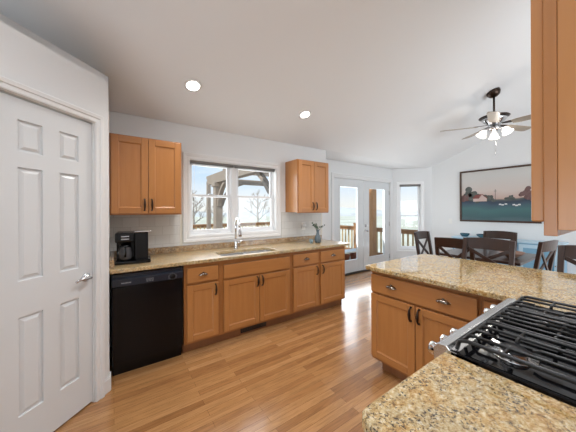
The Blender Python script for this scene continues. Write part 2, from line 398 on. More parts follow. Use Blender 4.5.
bm = bm_new(); bx(bm, .0, PD0-.067, 0, .014, 0, .10); bx(bm, .0, PD0-.067, 0, .009, .10, .115)
struct('baseboard_pantry', bm, 'trim_white', None, .003, loc=(XP, YP, 0), rot=(0, 0, R(225)))
struct('baseboard_pantry_side', box(XP, XP+.012, YP-.005, YP+.09, 0, .10), 'trim_white', None, .003)
bm = bm_new(); bx(bm, XE-.014, XE, -3.6, 3.02, 0, .1); struct('baseboard_east', bm, 'trim_white', None, .004)
bm = bm_new(); bx(bm, .0, BL, -.014, 0, 0, .1); struct('baseboard_bay', bm, 'trim_white', None, .004, loc=(BAY[0], BAY[1], 0), rot=(0, 0, R(-45)))
bm = bm_new(); bx(bm, 2.99, 3.61, YD-.014, YD, 0, .1); struct('baseboard_patio', bm, 'trim_white', None, .004)

# --- kitchen window: two double hung sashes
def double_hung(win, a, b, z0, z1, y, meet, t=.038, glassm='glazing'):
    """local frame pieces into parent win; y is the interior face of the lower sash"""
    bm = bm_new(); bx(bm, a, a+.012, y-.01, y+.06, z0, z1); bx(bm, b-.012, b, y-.01, y+.06, z0, z1); bx(bm, a, b, y-.01, y+.06, z1-.012, z1); bx(bm, a, b, y-.01, y+.06, z0, z0+.02)
    obj('window_frame', bm, 'vinyl', win, .002)
    for (c, d, yy) in ((z0+.02, meet+.015, y), (meet-.015, z1-.012, y+.028)):
        bm = bm_new(); a2, b2 = a+.012, b-.012
        bx(bm, a2, a2+t, yy, yy+.026, c, d); bx(bm, b2-t, b2, yy, yy+.026, c, d)
        bx(bm, a2+t, b2-t, yy, yy+.026, c, c+(t-.004 if yy == y else .03)); bx(bm, a2+t, b2-t, yy, yy+.026, d-(.03 if yy == y else t), d)
        s = obj('sash', bm, 'vinyl', win, .003)
        obj('glass', box(a2+t, b2-t, yy+.011, yy+.015, c+.028, d-.03), glassm, s)
    bm = bm_new(); bx(bm, (a+b)/2-.03, (a+b)/2+.03, y-.008, y+.012, meet+.012, meet+.026); obj('sash_lock', bm, 'nickel', win, .003)
win = sthing('window_1', (0, YW, 0))
double_hung(win, WX0, 1.30, 1.105, WZ1, .055, 1.585)
double_hung(win, 1.36, WX1, 1.105, WZ1, .055, 1.585)
obj('mullion', box(1.30, 1.36, .03, .125, 1.105, WZ1), 'trim_white', win, .003)
obj('sill', box(WX0, WX1, 0, .14, WZ0-.001, 1.105), 'trim_white', win, .003)
# jamb liner
bm = bm_new(); bx(bm, WX0-.001, WX0+.004, 0, .14, WZ0, WZ1); bx(bm, WX1-.004, WX1+.001, 0, .14, WZ0, WZ1); bx(bm, WX0, WX1, 0, .14, WZ1-.004, WZ1+.001); obj('jamb', bm, 'trim_white', win)
for a, b in ((WX0+.008, 1.325), (1.335, WX1-.008)):
    bm = bm_new(); bx(bm, a, b, .008, .040, 1.984, 2.006)
    for k in range(5): bx(bm, a+.004, b-.004, .010, .036, 1.967+k*.0035, 1.969+k*.0035)
    bd = obj('raised_blind', bm, 'blind', win, .001)
    bm = bm_new(); tube(bm, [(a+.05, .012, 1.97), (a+.05, .014, 1.40)], .0022, 6); obj('tilt_wand', bm, 'vinyl', bd)
casing('trim_3', WX0, WX1, WZ0, WZ1, .078, (0, YW, 0), 0, -1, True)

# --- patio double door
def leaf(name, a, b, knobside, hinge):
    d = sthing(name, (0, YD, 0))
    z0, z1 = .035, 2.07; y0, y1 = .03, .075; s = .175; gz0, gz1 = .285, 1.915
    bm = bm_new(); bx(bm, a, a+s, y0, y1, z0, z1); bx(bm, b-s, b, y0, y1, z0, z1); bx(bm, a+s, b-s, y0, y1, z0, gz0); bx(bm, a+s, b-s, y0, y1, gz1, z1)
    obj('door_frame', bm, 'door_white', d, .003)
    bm = bm_new(); w = .022
    for p in ((a+s, a+s+w, gz0, gz1), (b-s-w, b-s, gz0, gz1), (a+s, b-s, gz0, gz0+w), (a+s, b-s, gz1-w, gz1)): bx(bm, p[0], p[1], y0-.008, y1-.002, p[2], p[3])
    obj('glazing_bead', bm, 'door_white', d, .004)
    obj('glass', box(a+s+w, b-s-w, .066, .071, gz0+w, gz1-w), 'glazing', d)
    hxx = a+.004 if hinge < 0 else b-.004
    for hz in (.25, 1.05, 1.82):
        bm = bm_new(); tube(bm, [(hxx, y0-.008, hz-.05), (hxx, y0-.008, hz+.05)], .007, 8); obj('hinge', bm, 'nickel', d)
    if knobside:
        kx = a+.07 if knobside < 0 else b-.07
        bm = bm_new(); lathe(bm, [(0, 0), (.03, 0), (.03, .006), (.011, .012), (.011, .035), (.026, .042), (.03, .055), (.022, .068), (0, .07)], (kx, y0, .915), 18, 'Y'); obj('door_knob', bm, 'nickel', d)
        bm = bm_new(); lathe(bm, [(0, 0), (.028, 0), (.028, .012), (.02, .016), (0, .016)], (kx, y0, 1.04), 18, 'Y'); bx(bm, kx-.004, kx+.004, y0-.032, y0-.014, 1.025, 1.055); obj('deadbolt', bm, 'nickel', d)
leaf('door_2', 3.712, 4.668, 0, -1); leaf('door_3', 4.676, 5.662, -1, 1)
casing('trim_4', DX0, DX1, 0, DZ1, .07, (0, YD, 0), 0, -1)
bm = bm_new(); bx(bm, DX0-.002, DX0+.01, 0, .14, 0, DZ1); bx(bm, DX1-.01, DX1+.002, 0, .14, 0, DZ1); bx(bm, DX0, DX1, 0, .14, DZ1-.022, DZ1+.001)
struct('trim_5', bm, 'trim_white', loc=(0, YD, 0)); struct('trim_6', box(DX0, DX1, -.01, .15, 0, .03), 'brown_metal', None, .004, loc=(0, YD, 0))
# --- bay window
win2 = sthing('window_2', (BAY[0], BAY[1], 0), R(-45))
double_hung(win2, BW0, BW1, BZ0+.005, BZ1, .05, 1.25)
bm = bm_new(); bx(bm, BW0-.001, BW0+.004, 0, .14, BZ0, BZ1); bx(bm, BW1-.004, BW1+.001, 0, .14, BZ0, BZ1); bx(bm, BW0, BW1, 0, .14, BZ1-.004, BZ1+.001); bx(bm, BW0, BW1, -.02, .14, BZ0-.01, BZ0+.006); obj('jamb', bm, 'trim_white', win2)
bm = bm_new(); bx(bm, BW0+.006, BW1-.006, .005, .04, BZ1-.035, BZ1-.004)
for k in range(6): bx(bm, BW0+.01, BW1-.01, .008, .036, BZ1-.058+k*.004, BZ1-.056+k*.004)
obj('raised_blind', bm, 'blind', win2, .001)
casing('trim_7', BW0, BW1, BZ0, BZ1, .074, (BAY[0], BAY[1], 0), R(-45), -1, True)

# ------------------------------------------------------------------ cabinet builders (front faces local -Y, x 0..w)
def shaker(bm, a, b, z0, z1, s=.055, y=0, t=.02):
    bx(bm, a, a+s, y-t, y, z0, z1); bx(bm, b-s, b, y-t, y, z0, z1)
    bx(bm, a+s, b-s, y-t, y, z0, z0+s, 1); bx(bm, a+s, b-s, y-t, y, z1-s, z1, 1)
def add_door(cab, a, b, z0, z1, hx=None, hz=None, s=.055, y=0, pull=True):
    bm = bm_new(); shaker(bm, a, b, z0, z1, s, y); d = obj('door', bm, ['maple', 'maple_rail'], cab, .003)
    # panel with a sloping lip around it
    bm = bm_new(); i0, i1 = s-.001, s+.008; f0, f1 = y-.018, y-.009
    bx(bm, a+i1, b-i1, f1, y-.003, z0+i1, z1-i1)
    O = [bm.verts.new((p, f0+.003, q)) for p, q in ((a+i0, z0+i0), (b-i0, z0+i0), (b-i0, z1-i0), (a+i0, z1-i0))]
    I = [bm.verts.new((p, f1, q)) for p, q in ((a+i1, z0+i1), (b-i1, z0+i1), (b-i1, z1-i1), (a+i1, z1-i1))]
    for i in range(4): bm.faces.new((O[i], O[(i+1)%4], I[(i+1)%4], I[i]))
    obj('door_panel', bm, 'maple', d)
    if hx is not None:
        # bow pull: two feet, bulging grip
        bm = bm_new(); f = y-.02; h = .052
        pts = [(hx, f, hz-h), (hx, f-.018, hz-h+.004), (hx, f-.026, hz-h*.55), (hx, f-.028, hz), (hx, f-.026, hz+h*.55), (hx, f-.018, hz+h-.004), (hx, f, hz+h)]
        tube(bm, pts, [.008, .0055, .008, .0105, .008, .0055, .008], 10)
        for s_ in (-1, 1): lathe(bm, [(0, 0), (.009, 0), (.008, .004), (0, .006)], (hx, f, hz+s_*h), 12, 'Y')
        obj('handle', bm, 'bronze', d)
def add_drawer(cab, a, b, z0, z1, pulls=(.5,), m='pull_metal', name='drawer'):
    d = obj(name, box(a, b, -.02, 0, z0, z1), 'maple_rail', cab, .005, 3)
    for p in pulls:
        cx, cz = a+(b-a)*p, (z0+z1)/2+.002; f = -.02
        bm = bm_new()
        # cup pull: half dome, open beneath
        nu, nv = 14, 6; rows = []
        for j in range(nv+1):
            th = j/nv*pi/2
            rows.append([bm.verts.new((cx+.044*cos(pi*i/nu)*cos(th)**.6 if j < nv else cx+.0*i, f-.026*sin(th)*1.0-.001, cz-.008+.024*sin(pi*i/nu)*cos(th)**.5)) for i in range(nu+1)] if j < nv else
                        [bm.verts.new((cx+.030*cos(pi*i/nu), f-.024, cz-.008+.004*sin(pi*i/nu))) for i in range(nu+1)])
        for r1_, r2_ in zip(rows, rows[1:]):
            for i in range(nu): q = bm.faces.new((r1_[i], r1_[i+1], r2_[i+1], r2_[i])); q.smooth = True
        q = bm.faces.new([v for v in rows[-1]])
        bx(bm, cx-.048, cx+.048, f-.003, f, cz-.010, cz-.006); bx(bm, cx-.008, cx+.008, f-.003, f, cz+.012, cz+.022)
        obj('cup_pull', bm, m, d)
    return d
def base_cabinet(label, w, loc, rz, depth=.59, lay=None, endL=False, endR=False, toe=.10, group='maple base cabinets'):
    c = thing('base_cabinet', label, 'cabinet', loc, rz, group)
    bm = bm_new()
    bx(bm, 0, .018, .018, depth, toe, .876); bx(bm, w-.018, w, .018, depth, toe, .876); bx(bm, .018, w-.018, .018, depth, toe, toe+.018); bx(bm, .018, w-.018, depth-.01, depth, toe+.018, .876)
    obj('carcass', bm, 'maple_frame', c, .001)
    return c
def face_frame(c, w, rails, stiles, toe=.10, zt=.876, m='maple_frame'):
    bm = bm_new()
    for a, b in stiles: bx(bm, a, b, .004, .020, toe, zt)
    ed = sorted(stiles)
    for z0, z1 in rails:
        for (a, b), (c2_, d2) in zip(ed, ed[1:]): bx(bm, b, c2_, .0045, .020, z0, z1)
    return obj('face_frame', bm, m, c, .001)

YF = 2.547
RL = [(.10, .135), (.655, .70), (.828, .876)]
# base 1: drawer + door, beside the dishwasher
def std(label, x0, x1, d0, d1, side):
    w = x1-x0; c = base_cabinet(label, w, (x0, YF, 0), 0)
    face_frame(c, w, RL, [(0, .032), (w-.032, w)])
    add_drawer(c, d0-x0, d1-x0, .692, .838)
    hx = (d1-x0-.03) if side > 0 else (d0-x0+.03)
    add_door(c, d0-x0, d1-x0, .128, .668, hx, .595)
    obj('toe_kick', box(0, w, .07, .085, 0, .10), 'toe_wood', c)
    return c
std('narrow maple base cabinet with one drawer and one door beside black dishwasher', .553, .915, .578, .885, 1)
w = .9; sb = base_cabinet('wide maple sink base cabinet with false front and two doors under window', w, (.915, YF, 0), 0)
face_frame(sb, w, RL, [(0, .035), (w-.035, w)]); add_drawer(sb, .03, .871, .683, .828, (), name='false_front')
add_door(sb, .03, .446, .128, .662, .446-.028, .595); add_door(sb, .453, .871, .128, .662, .453+.028, .595)
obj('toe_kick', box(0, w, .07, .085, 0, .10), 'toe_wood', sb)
std('maple base cabinet with drawer and door right of the sink base', 1.815, 2.277, 1.844, 2.254, 1)
c4 = std('maple base cabinet at open right end of the sink run, below the vase', 2.277, 2.79, 2.299, 2.755, -1)

# toe kick register
reg = thing('floor_register', 'black slotted heating register set in toe kick below sink cabinet', 'vent', (1.33, YF+.069, .02))
bm = bm_new(); bx(bm, -.165, .165, -.006, .0, 0, .07); obj('frame', bm, 'dark_slot', reg, .002)
bm = bm_new()
for i in range(14): bx(bm, -.15+i*.0225, -.138+i*.0225, -.009, -.006, .012, .058)
obj('louver', bm, 'brown_metal', reg)

# dishwasher
dwm = thing('dishwasher', 'black built-in dishwasher with dial and control panel under the coffee maker', 'dishwasher', (-.018, YF, 0))
w = .562
obj('tub', box(.01, w-.01, .03, .58, .09, .865), 'black_plastic', dwm)
obj('door', box(.004, w-.004, -.022, .03, .115, .755), 'black_gloss', dwm, .006)
bm = bm_new(); prf = [(-.022, .757), (-.034, .765), (-.034, .822), (-.012, .838), (-.012, .862), (.03, .862), (.03, .757)]
a = [bm.verts.new((.004, y, z)) for y, z in prf]; b_ = [bm.verts.new((w-.004, y, z)) for y, z in prf]
bm.faces.new(a); bm.faces.new(b_[::-1])
for i in range(len(prf)): j = (i+1) % len(prf); bm.faces.new((a[i], a[j], b_[j], b_[i]))
cp = obj('control_panel', bm, 'navy_plastic', dwm, .003)
bm = bm_new(); lathe(bm, [(0, 0), (.023, 0), (.021, .016), (.018, .018), (0, .018)], (.465, -.034, .79), 22, 'Y'); bx(bm, .462, .468, -.055, -.050, .775, .805); obj('dial', bm, 'black_plastic', cp)
bm = bm_new()
for i in range(12):
    a_ = 2*pi*i/12; bx(bm, .465+.032*cos(a_)-.0022, .465+.032*cos(a_)+.0022, -.0345, -.0338, .79+.027*sin(a_)-.0022, .79+.027*sin(a_)+.0022)
obj('dial_marks', bm, 'print_grey', cp); bm = bm_new()
for i in range(3): tube(bm, [(.262+.02*i+.008*cos(k*pi/5), -.0345, .797+.008*sin(k*pi/5)) for k in range(11)], .0008, 4)
for i in range(3): bx(bm, .255+.02*i, .268+.02*i, -.0345, -.0338, .779, .782)
obj('button_marks', bm, 'print_grey', cp)
obj('kick_panel', box(.008, w-.008, .04, .055, .0, .112), 'black_gloss', dwm)
def text(body, size, m, parent, loc, rot, ext=.0004):
    cu = bpy.data.curves.new('lettering', 'FONT'); cu.body = body; cu.size = size; cu.extrude = ext; cu.align_x = 'CENTER'; cu.align_y = 'CENTER'
    o = bpy.data.objects.new('lettering', cu); C.objects.link(o); cu.materials.append(M[m]); 
    me = bpy.data.meshes.new_from_object(o.evaluated_get(bpy.context.evaluated_depsgraph_get())); bpy.data.objects.remove(o)
    o = bpy.data.objects.new('lettering', me); C.objects.link(o); o.parent = parent; o.location = loc; o.rotation_euler = rot; return o
text('FRIGIDAIRE', .014, 'print_grey', cp, (.105, -.0348, .79), (R(90), 0, 0))

# ------------------------------------------------------------------ sink run worktop with cut-outs for two bowls
CT, CB = .914, .880
def slab_holes(outer, holes, z0, z1):
    bm = bm_new(); loops = []
    for poly in [outer]+holes:
        vs = [bm.verts.new((x, y, z1)) for x, y in poly]
        loops.append([bm.edges.new((vs[i], vs[(i+1) % len(vs)])) for i in range(len(vs))])
    r = bmesh.ops.triangle_fill(bm, use_beauty=True, use_dissolve=False, edges=[e for l in loops for e in l])
    fs = [f for f in bm.faces]
    ex_ = bmesh.ops.extrude_face_region(bm, geom=fs)
    bmesh.ops.translate(bm, verts=[v for v in ex_['geom'] if isinstance(v, bmesh.types.BMVert)], vec=(0, 0, z0-z1))
    return bm
def rrect(x0, x1, y0, y1, r, n=4):
    out = []
    for cx, cy, a0 in ((x1-r, y1-r, 0), (x0+r, y1-r, 90), (x0+r, y0+r, 180), (x1-r, y0+r, 270)):
        for k in range(n+1): a_ = R(a0+90*k/n); out.append((cx+r*cos(a_), cy+r*sin(a_)))
    return out
bowls = [(.955, 1.285, 2.565, 2.875), (1.310, 1.640, 2.565, 2.875)]
bm = slab_holes([(-.028, 2.498), (2.835, 2.498), (2.852, 2.515), (2.852, 3.147), (-.028, 3.147)], [rrect(.95, 1.645, 2.56, 2.88, .05)], CB, CT)
tag(obj('countertop', bm, 'granite_honed', None, .006, 3), 'speckled tan granite worktop holding the sink, along the window wall', 'countertop')
sk = thing('kitchen_sink', 'stainless steel double bowl undermount sink below the window', 'sink', (0, 0, CB))
bm = slab_holes(rrect(.935, 1.66, 2.545, 2.895, .05), [rrect(*bw, .045) for bw in bowls], -.006, -.001)
obj('rim', bm, 'sink_steel', sk)
for bw in bowls:
    bm = bm_new(); rings = []
    for z, ins, r_ in ((-.002, 0, .045), (-.15, .008, .045), (-.17, .022, .04), (-.176, .04, .03)):
        rings.append([bm.verts.new((x, y, z)) for x, y in rrect(bw[0]+ins, bw[1]-ins, bw[2]+ins, bw[3]-ins, r_)])
    for A, B in zip(rings, rings[1:]):
        for i in range(len(A)): j = (i+1) % len(A); q = bm.faces.new((A[i], A[j], B[j], B[i])); q.smooth = True
    bm.faces.new(rings[-1])
    cx, cy = (bw[0]+bw[1])/2, (bw[2]+bw[3])/2
    bo = obj('bowl', bm, 'sink_steel', sk)
    bm = bm_new(); lathe(bm, [(0, -.174), (.03, -.174), (.042, -.172), (.044, -.175), (.03, -.18)], (cx, cy, 0), 20); obj('drain', bm, 'chrome', bo)
# faucet
fa = thing('faucet', 'tall chrome gooseneck pull-down faucet behind the sink', 'faucet', (1.262, 2.965, CT+.0005), R(-8))
bm = bm_new(); lathe(bm, [(0, 0), (.027, 0), (.027, .008), (.020, .014), (.0185, .05), (.0185, .12), (.015, .128)], n=22); obj('base', bm, 'chrome', fa)
pts = [(0, 0, .12), (0, 0, .27)] + [(0, -.085+.085*cos(a_), .30+.085*sin(a_)) for a_ in [k*pi/10 for k in range(0, 9)]] + [(0, -.168, .315), (0, -.178, .275)]
bm = bm_new(); tube(bm, pts, .0125, 14); obj('spout', bm, 'chrome', fa)
bm = bm_new(); tube(bm, [(0, -.177, .28), (0, -.184, .25), (0, -.194, .21), (0, -.203, .172)], [.014, .018, .019, .021], 16); sp = obj('spray_head', bm, 'nickel', fa)
bm = bm_new(); tube(bm, [(.015, 0, .075), (.045, -.005, .08), (.06, -.01, .085), (.075, -.02, .115)], [.009, .010, .008, .005], 10); obj('lever', bm, 'chrome', fa)

# backsplash
bm = bm_new(); bx(bm, -.028, 2.86, 3.122, 3.147, CT, .985); tag(obj('granite_backsplash', bm, 'granite_brown', None, .004), 'low brown granite upstand behind worktop under the window', 'backsplash')
bm = bm_new(); bx(bm, -.03, .005, 2.56, 3.12, CT+.0005, .985); tag(obj('granite_side_splash', bm, 'granite_brown', None, .004), 'short granite side splash between pantry wall and coffee maker', 'backsplash')
for a, b, lb, es in ((-.028, .668, 'greyish tile backsplash under left wall cabinet behind coffee maker', (.640, .668)), (2.062, 2.885, 'greyish tile backsplash under right wall cabinet behind the vase', (2.857, 2.885))):
    o = tag(obj('tile_backsplash', box(a, b-.028, 3.139, 3.148, .9855, 1.372), 'tile', None), lb, 'backsplash')
    obj('edge_tile', box(es[0], es[1], 3.137, 3.148, .9855, 1.372), 'tile_edge', o, .002)

# outlet with plug-in
ou = thing('wall_outlet', 'white wall outlet with round plug-in night light on tile left of vase', 'outlet', (2.483, 3.138, 1.145))
obj('cover_plate', box(-.036, .036, -.006, 0, -.058, .058), 'plate_white', ou, .003)
bm = bm_new(); lathe(bm, [(0, 0), (.034, 0), (.037, .012), (.030, .028), (0, .034)], (0, -.006, .012), 22, 'Y'); obj('night_light', bm, 'trim_white', ou)
sw = thing('light_switch', 'white light switch plate on the wall left of landscape picture', 'switch', (XE-.001, 2.62, 1.13))
obj('cover_plate', box(-.006, 0, -.035, .035, -.058, .058), 'plate_white', sw, .003); obj('toggle', box(-.016, -.006, -.005, .005, -.010, .012), 'plate_white', sw, .002)

# ------------------------------------------------------------------ wall cabinets
def wall_cab(label, w, depth, z0, z1, loc, rz=0, handles=True, lip=.014):
    c = thing('wall_cabinet', label, 'cabinet', loc, rz, 'maple wall cabinets'); h = z1-z0
    bm = bm_new(); bx(bm, .003, .018, .018, depth, 0.012, h); bx(bm, w-.018, w-.003, .018, depth, 0.012, h); bx(bm, .018, w-.018, .018, depth, .012, .028); bx(bm, .018, w-.018, .018, depth, h-.016, h); bx(bm, .018, w-.018, depth-.006, depth, .028, h-.016)
    obj('carcass', bm, 'maple', c, .001)
    bm = bm_new(); bx(bm, 0, .03, 0, .018, 0, h); bx(bm, w-.03, w, 0, .018, 0, h); bx(bm, .03, w-.03, .0, .018, 0, .035); bx(bm, .03, w-.03, .0, .018, h-.04, h); obj('face_frame', bm, 'maple_frame', c, .001)
    m_ = w/2; e_ = .012; zb, zt = lip, h-.012
    add_door(c, e_, m_-.002, zb, zt, m_-.032 if handles else None, zb+.085, .058, 0)
    add_door(c, m_+.002, w-e_, zb, zt, m_+.032 if handles else None, zb+.085, .058, 0)
    return c
wall_cab('two-door maple wall cabinet above the coffee maker, left of window', .626, .308, 1.356, 2.118, (-.029, 2.841, 0+1.356))
wall_cab('two-door maple wall cabinet right of window above the vase', .60, .308, 1.356, 2.125, (2.142, 2.841, 1.356))
nc = wall_cab('near maple wall cabinet at right edge, seen from its side panel', .86, .36, 1.346, 2.42, (1.532, .114, 1.346), pi, True, .026)

# ------------------------------------------------------------------ peninsula
XF = 1.868
def pen(label, w, yl):
    c = base_cabinet(label, w, (XF, yl, 0), R(-90), group='maple base cabinets'); return c
p1 = pen('maple peninsula cabinet with wide two-pull drawer over two doors', .80, 1.395); w = .80
face_frame(p1, w, RL, [(0, .022), (w-.03, w)])
add_drawer(p1, .006, .788, .692, .842, (.25, .75))
add_door(p1, .006, .393, .128, .674, .393-.028, .605); add_door(p1, .399, .788, .128, .674, .399+.028, .605)
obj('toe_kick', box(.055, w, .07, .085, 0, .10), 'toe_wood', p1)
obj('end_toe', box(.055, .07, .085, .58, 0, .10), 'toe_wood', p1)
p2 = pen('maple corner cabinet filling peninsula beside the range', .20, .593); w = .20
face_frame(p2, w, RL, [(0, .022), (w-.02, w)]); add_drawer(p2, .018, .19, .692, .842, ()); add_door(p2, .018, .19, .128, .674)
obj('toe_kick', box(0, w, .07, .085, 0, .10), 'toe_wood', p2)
# back panel under the overhang
tag(obj('peninsula_back_panel', box(2.462, 2.48, -.25, 1.395, .0, .876), 'maple', None, .001), 'maple back panel of peninsula facing the dining area', 'panel')
# peninsula countertop
poly = [(1.712, -.248), (2.82, -.248), (2.82, 1.40), (2.80, 1.42), (1.815, 1.42), (1.797, 1.402), (1.797, .455), (1.792, .432), (1.778, .414), (1.755, .404), (1.712, .402)]
bm = bm_new(); prism(bm, poly, CB, CT)
tag(obj('countertop', bm, 'granite', None, .007, 3), 'granite peninsula worktop between kitchen and dining stools', 'countertop')
# near counter
poly = [(.468, -.248), (.928, -.248), (.928, .402), (.512, .402), (.494, .398), (.480, .387), (.471, .372), (.468, .355)]
bm = bm_new(); prism(bm, poly, CB-.004, CT)
tag(obj('countertop', bm, 'granite', None, .010, 4), 'nearest granite worktop corner in front of the range, bottom right', 'countertop')
nb = base_cabinet('maple base cabinet under nearest granite corner beside range', .42, (.925, .36, 0), pi, .58)
face_frame(nb, .42, RL, [(0, .03), (.39, .42)]); add_drawer(nb, .012, .408, .692, .842); add_door(nb, .012, .408, .128, .674, .04, .605)
obj('toe_kick', box(0, .42, .07, .085, 0, .10), 'toe_wood', nb)

# ------------------------------------------------------------------ range
rg = thing('gas_range', 'stainless slide-in gas range with black grates beside near granite corner', 'range', (.931, 0, 0))
w = .778
obj('body', box(.004, w-.004, -.24, .375, .03, .905), 'stainless', rg, .003)
obj('oven_door', box(.008, w-.008, .377, .41, .20, .80), 'stainless', rg, .006)
bm = bm_new(); tube(bm, [(.06, .41, .76), (.06, .45, .76)], .007, 8); tube(bm, [(w-.06, .41, .76), (w-.06, .45, .76)], .007, 8); tube(bm, [(.04, .452, .76), (w-.04, .452, .76)], .012, 12); obj('door_bar', bm, 'stainless', rg)
obj('lower_drawer', box(.008, w-.008, .377, .405, .05, .19), 'stainless', rg, .005)
prf = [(.30, .90), (.30, .918), (.385, .922), (.395, .934), (.424, .930), (.438, .912), (.436, .82), (.377, .815), (.377, .90)]
bm = bm_new(); a = [bm.verts.new((0, y, z)) for y, z in prf]; b_ = [bm.verts.new((w, y, z)) for y, z in prf]
bm.faces.new(a); bm.faces.new(b_[::-1])
for i in range(len(prf)): j = (i+1) % len(prf); bm.faces.new((a[i], a[j], b_[j], b_[i]))
fp = obj('front_panel', bm, 'stainless', rg, .003)
for kx in (.065, .155, .245, w-.155, w-.065):
    bm = bm_new(); lathe(bm, [(0, 0), (.029, 0), (.029, .006), (.024, .008), (.024, .036), (.020, .042), (0, .042)], (kx, .437, .872), 20, tilt=Matrix.Rotation(R(-90), 3, 'X'))
    obj('knob', bm, 'chrome', fp)
ck = obj('cooktop', box(.0, w, -.245, .384, .905, .921), 'black_glass', rg, .003)
for a_ in (0, w-.010): obj('cooktop_trim', box(a_ if a_ else 0, a_+.010, -.245, .384, .919, .9235), 'black_glass', rg, .002)
cents = [(.135, .25, .040), (.135, -.09, .034), (.389, .08, .048), (.643, .25, .045), (.643, -.09, .030)]
for cx, cy, r_ in cents:
    bm = bm_new(); lathe(bm, [(0, .921), (r_*1.5, .921), (r_*1.45, .925), (r_*1.05, .928), (r_, .938), (r_*.9, .939), (0, .939)], (cx, cy, 0), 26); bu = obj('burner', bm, 'nickel', rg)
    bm = bm_new(); lathe(bm, [(0, .939), (r_*.88, .939), (r_*.9, .944), (r_*.8, .948), (0, .949)], (cx, cy, 0), 26); obj('burner_cap', bm, 'burner_cap', bu)
gz = .962
for gi in range(3):
    a0, a1 = .016+gi*.250, .016+gi*.250+.245
    bm = bm_new(); b0, b1 = -.225, .372
    n_ = 6 if gi == 1 else 5
    cxg = (a0+a1)/2
    for k in range(n_):
        xx = a0+.008+(a1-a0-.016)*k/(n_-1)
        if k in (0, n_-1):
            tube(bm, [(xx, b0, .925), (xx, b0+.008, gz-.006), (xx, b0+.02, gz), (xx, b1-.03, gz), (xx, b1-.008, gz-.008), (xx, b1, .925)], .0065, 8)
        else:
            # fingers broken around the burner centres
            mids = [c[1] for c in cents if abs(c[0]-cxg) < .05]
            segs = []; s0 = b0+.012
            if abs(xx-cxg) < .035:
                for mc in sorted(mids): segs.append((s0, mc-.045)); s0 = mc+.045
            segs.append((s0, b1-.004))
            for s_, e_ in segs:
                p_ = [(xx, s_, gz-.002), (xx, (s_+e_)/2, gz), (xx, e_-.02, gz)]
                if e_ > b1-.01: p_ += [(xx, e_-.006, gz-.010), (xx, e_, .930)]
                else: p_ += [(xx, e_, gz-.008)]
                tube(bm, p_, .0058, 8)
    for yy in ([b0+.012, .08, b1-.012] if gi != 1 else [b0+.012, .18, -.02, b1-.012]):
        tube(bm, [(a0+.008, yy, gz-.006), (a1-.008, yy, gz-.006)], .0062, 8)
    for cx, cy, r_ in cents:
        if abs(cx-cxg) < .05:
            for sgx in (-1, 1): tube(bm, [(cx+sgx*.112, cy, gz-.003), (cx+sgx*.04, cy, gz-.003), (cx+sgx*.032, cy, gz-.010)], .0058, 8)
    obj('grate', bm, 'cast_iron', rg)

# ------------------------------------------------------------------ things on the sink run
cm = thing('coffee_maker', 'black dual coffee maker with glass carafe and silver lever on worktop by pantry', 'coffee maker', (.148, 2.80, CT+.0005), R(-5))
obj('base', box(-.13, .15, -.13, .12, 0, .028), 'black_plastic', cm, .008, 3)
obj('back_column', box(-.128, .02, .03, .12, .028, .21), 'black_plastic', cm, .008)
obj('brew_housing', box(-.13, .022, -.115, .12, .195, .285), 'black_plastic', cm, .014, 3)
tw = obj('pod_tower', box(.0235, .13, -.105, .12, .028, .283), 'black_plastic', cm, .008, 3)
bm = bm_new(); bx(bm, .020, .150, -.125, -.04, .284, .298); obj('silver_lever', bm, 'stainless', cm, .005, 3)
obj('drip_tray', box(.035, .145, -.14, -.10, .028, .036), 'black_plastic', cm, .003)
bm = bm_new(); lathe(bm, [(0, .030), (.048, .030), (.058, .05), (.060, .09), (.052, .135), (.042, .155), (.042, .165)], (-.055, -.055, 0), 24); ca = obj('carafe', bm, 'carafe_glass', cm)
bm = bm_new(); lathe(bm, [(.044, .15), (.046, .165), (.03, .178), (0, .18)], (-.055, -.055, 0), 24); obj('carafe_lid', bm, 'black_plastic', ca)
bm = bm_new(); tube(bm, [(-.055, -.10, .15), (-.050, -.135, .145), (-.048, -.140, .10), (-.052, -.115, .07)], .007, 8); obj('carafe_handle', bm, 'black_plastic', ca)
bm = bm_new()
for z in (.222, .246): bx(bm, -.082, -.022, -.1165, -.115, z, z+.010)
obj('display_bar', bm, 'print_grey', cm)

vs = thing('vase', 'grey-blue vase holding leafy green sprigs at right end of worktop', 'vase', (2.485, 2.80, CT+.0005))
bm = bm_new(); lathe(bm, [(0, 0), (.034, 0), (.046, .02), (.050, .055), (.043, .09), (.026, .12), (.020, .15), (.022, .175), (.030, .195), (.026, .193), (.016, .17), (.016, .14)], n=28); obj('vessel', bm, 'grey_vase', vs)
bm = bm_new(); bs = bm_new(); rr = random.Random(3)
for i in range(11):
    an = rr.uniform(0, 2*pi); ln = rr.uniform(.05, .13); tip = Vector((cos(an)*ln, sin(an)*ln*.8, .195+rr.uniform(.02, .10)))
    tube(bs, [(0, 0, .15), (tip.x*.4, tip.y*.4, .21), tip], .0015, 5)
    for k in range(7):
        f_ = .4+.6*k/6; c_ = Vector((tip.x*f_, tip.y*f_, .20+(tip.z-.20)*f_)); d = Vector((rr.uniform(-1, 1), rr.uniform(-1, 1), rr.uniform(-.3, 1))).normalized(); s_ = d.cross(Vector((rr.uniform(-1, 1), rr.uniform(-1, 1), .3))).normalized()
        l_ = rr.uniform(.022, .036); pts_ = [c_, c_+d*l_*.5+s_*.009, c_+d*l_, c_+d*l_*.5-s_*.009]; nn = d.cross(s_)*.0012
        A = [bm.verts.new(p+nn) for p in pts_]; B = [bm.verts.new(p-nn) for p in pts_]
        bm.faces.new(A); bm.faces.new(B[::-1])
        for q in range(4): bm.faces.new((A[q], A[(q+1) % 4], B[(q+1) % 4], B[q]))
obj('foliage', bm, 'leaf', vs); obj('stem', bs, 'stem', vs)
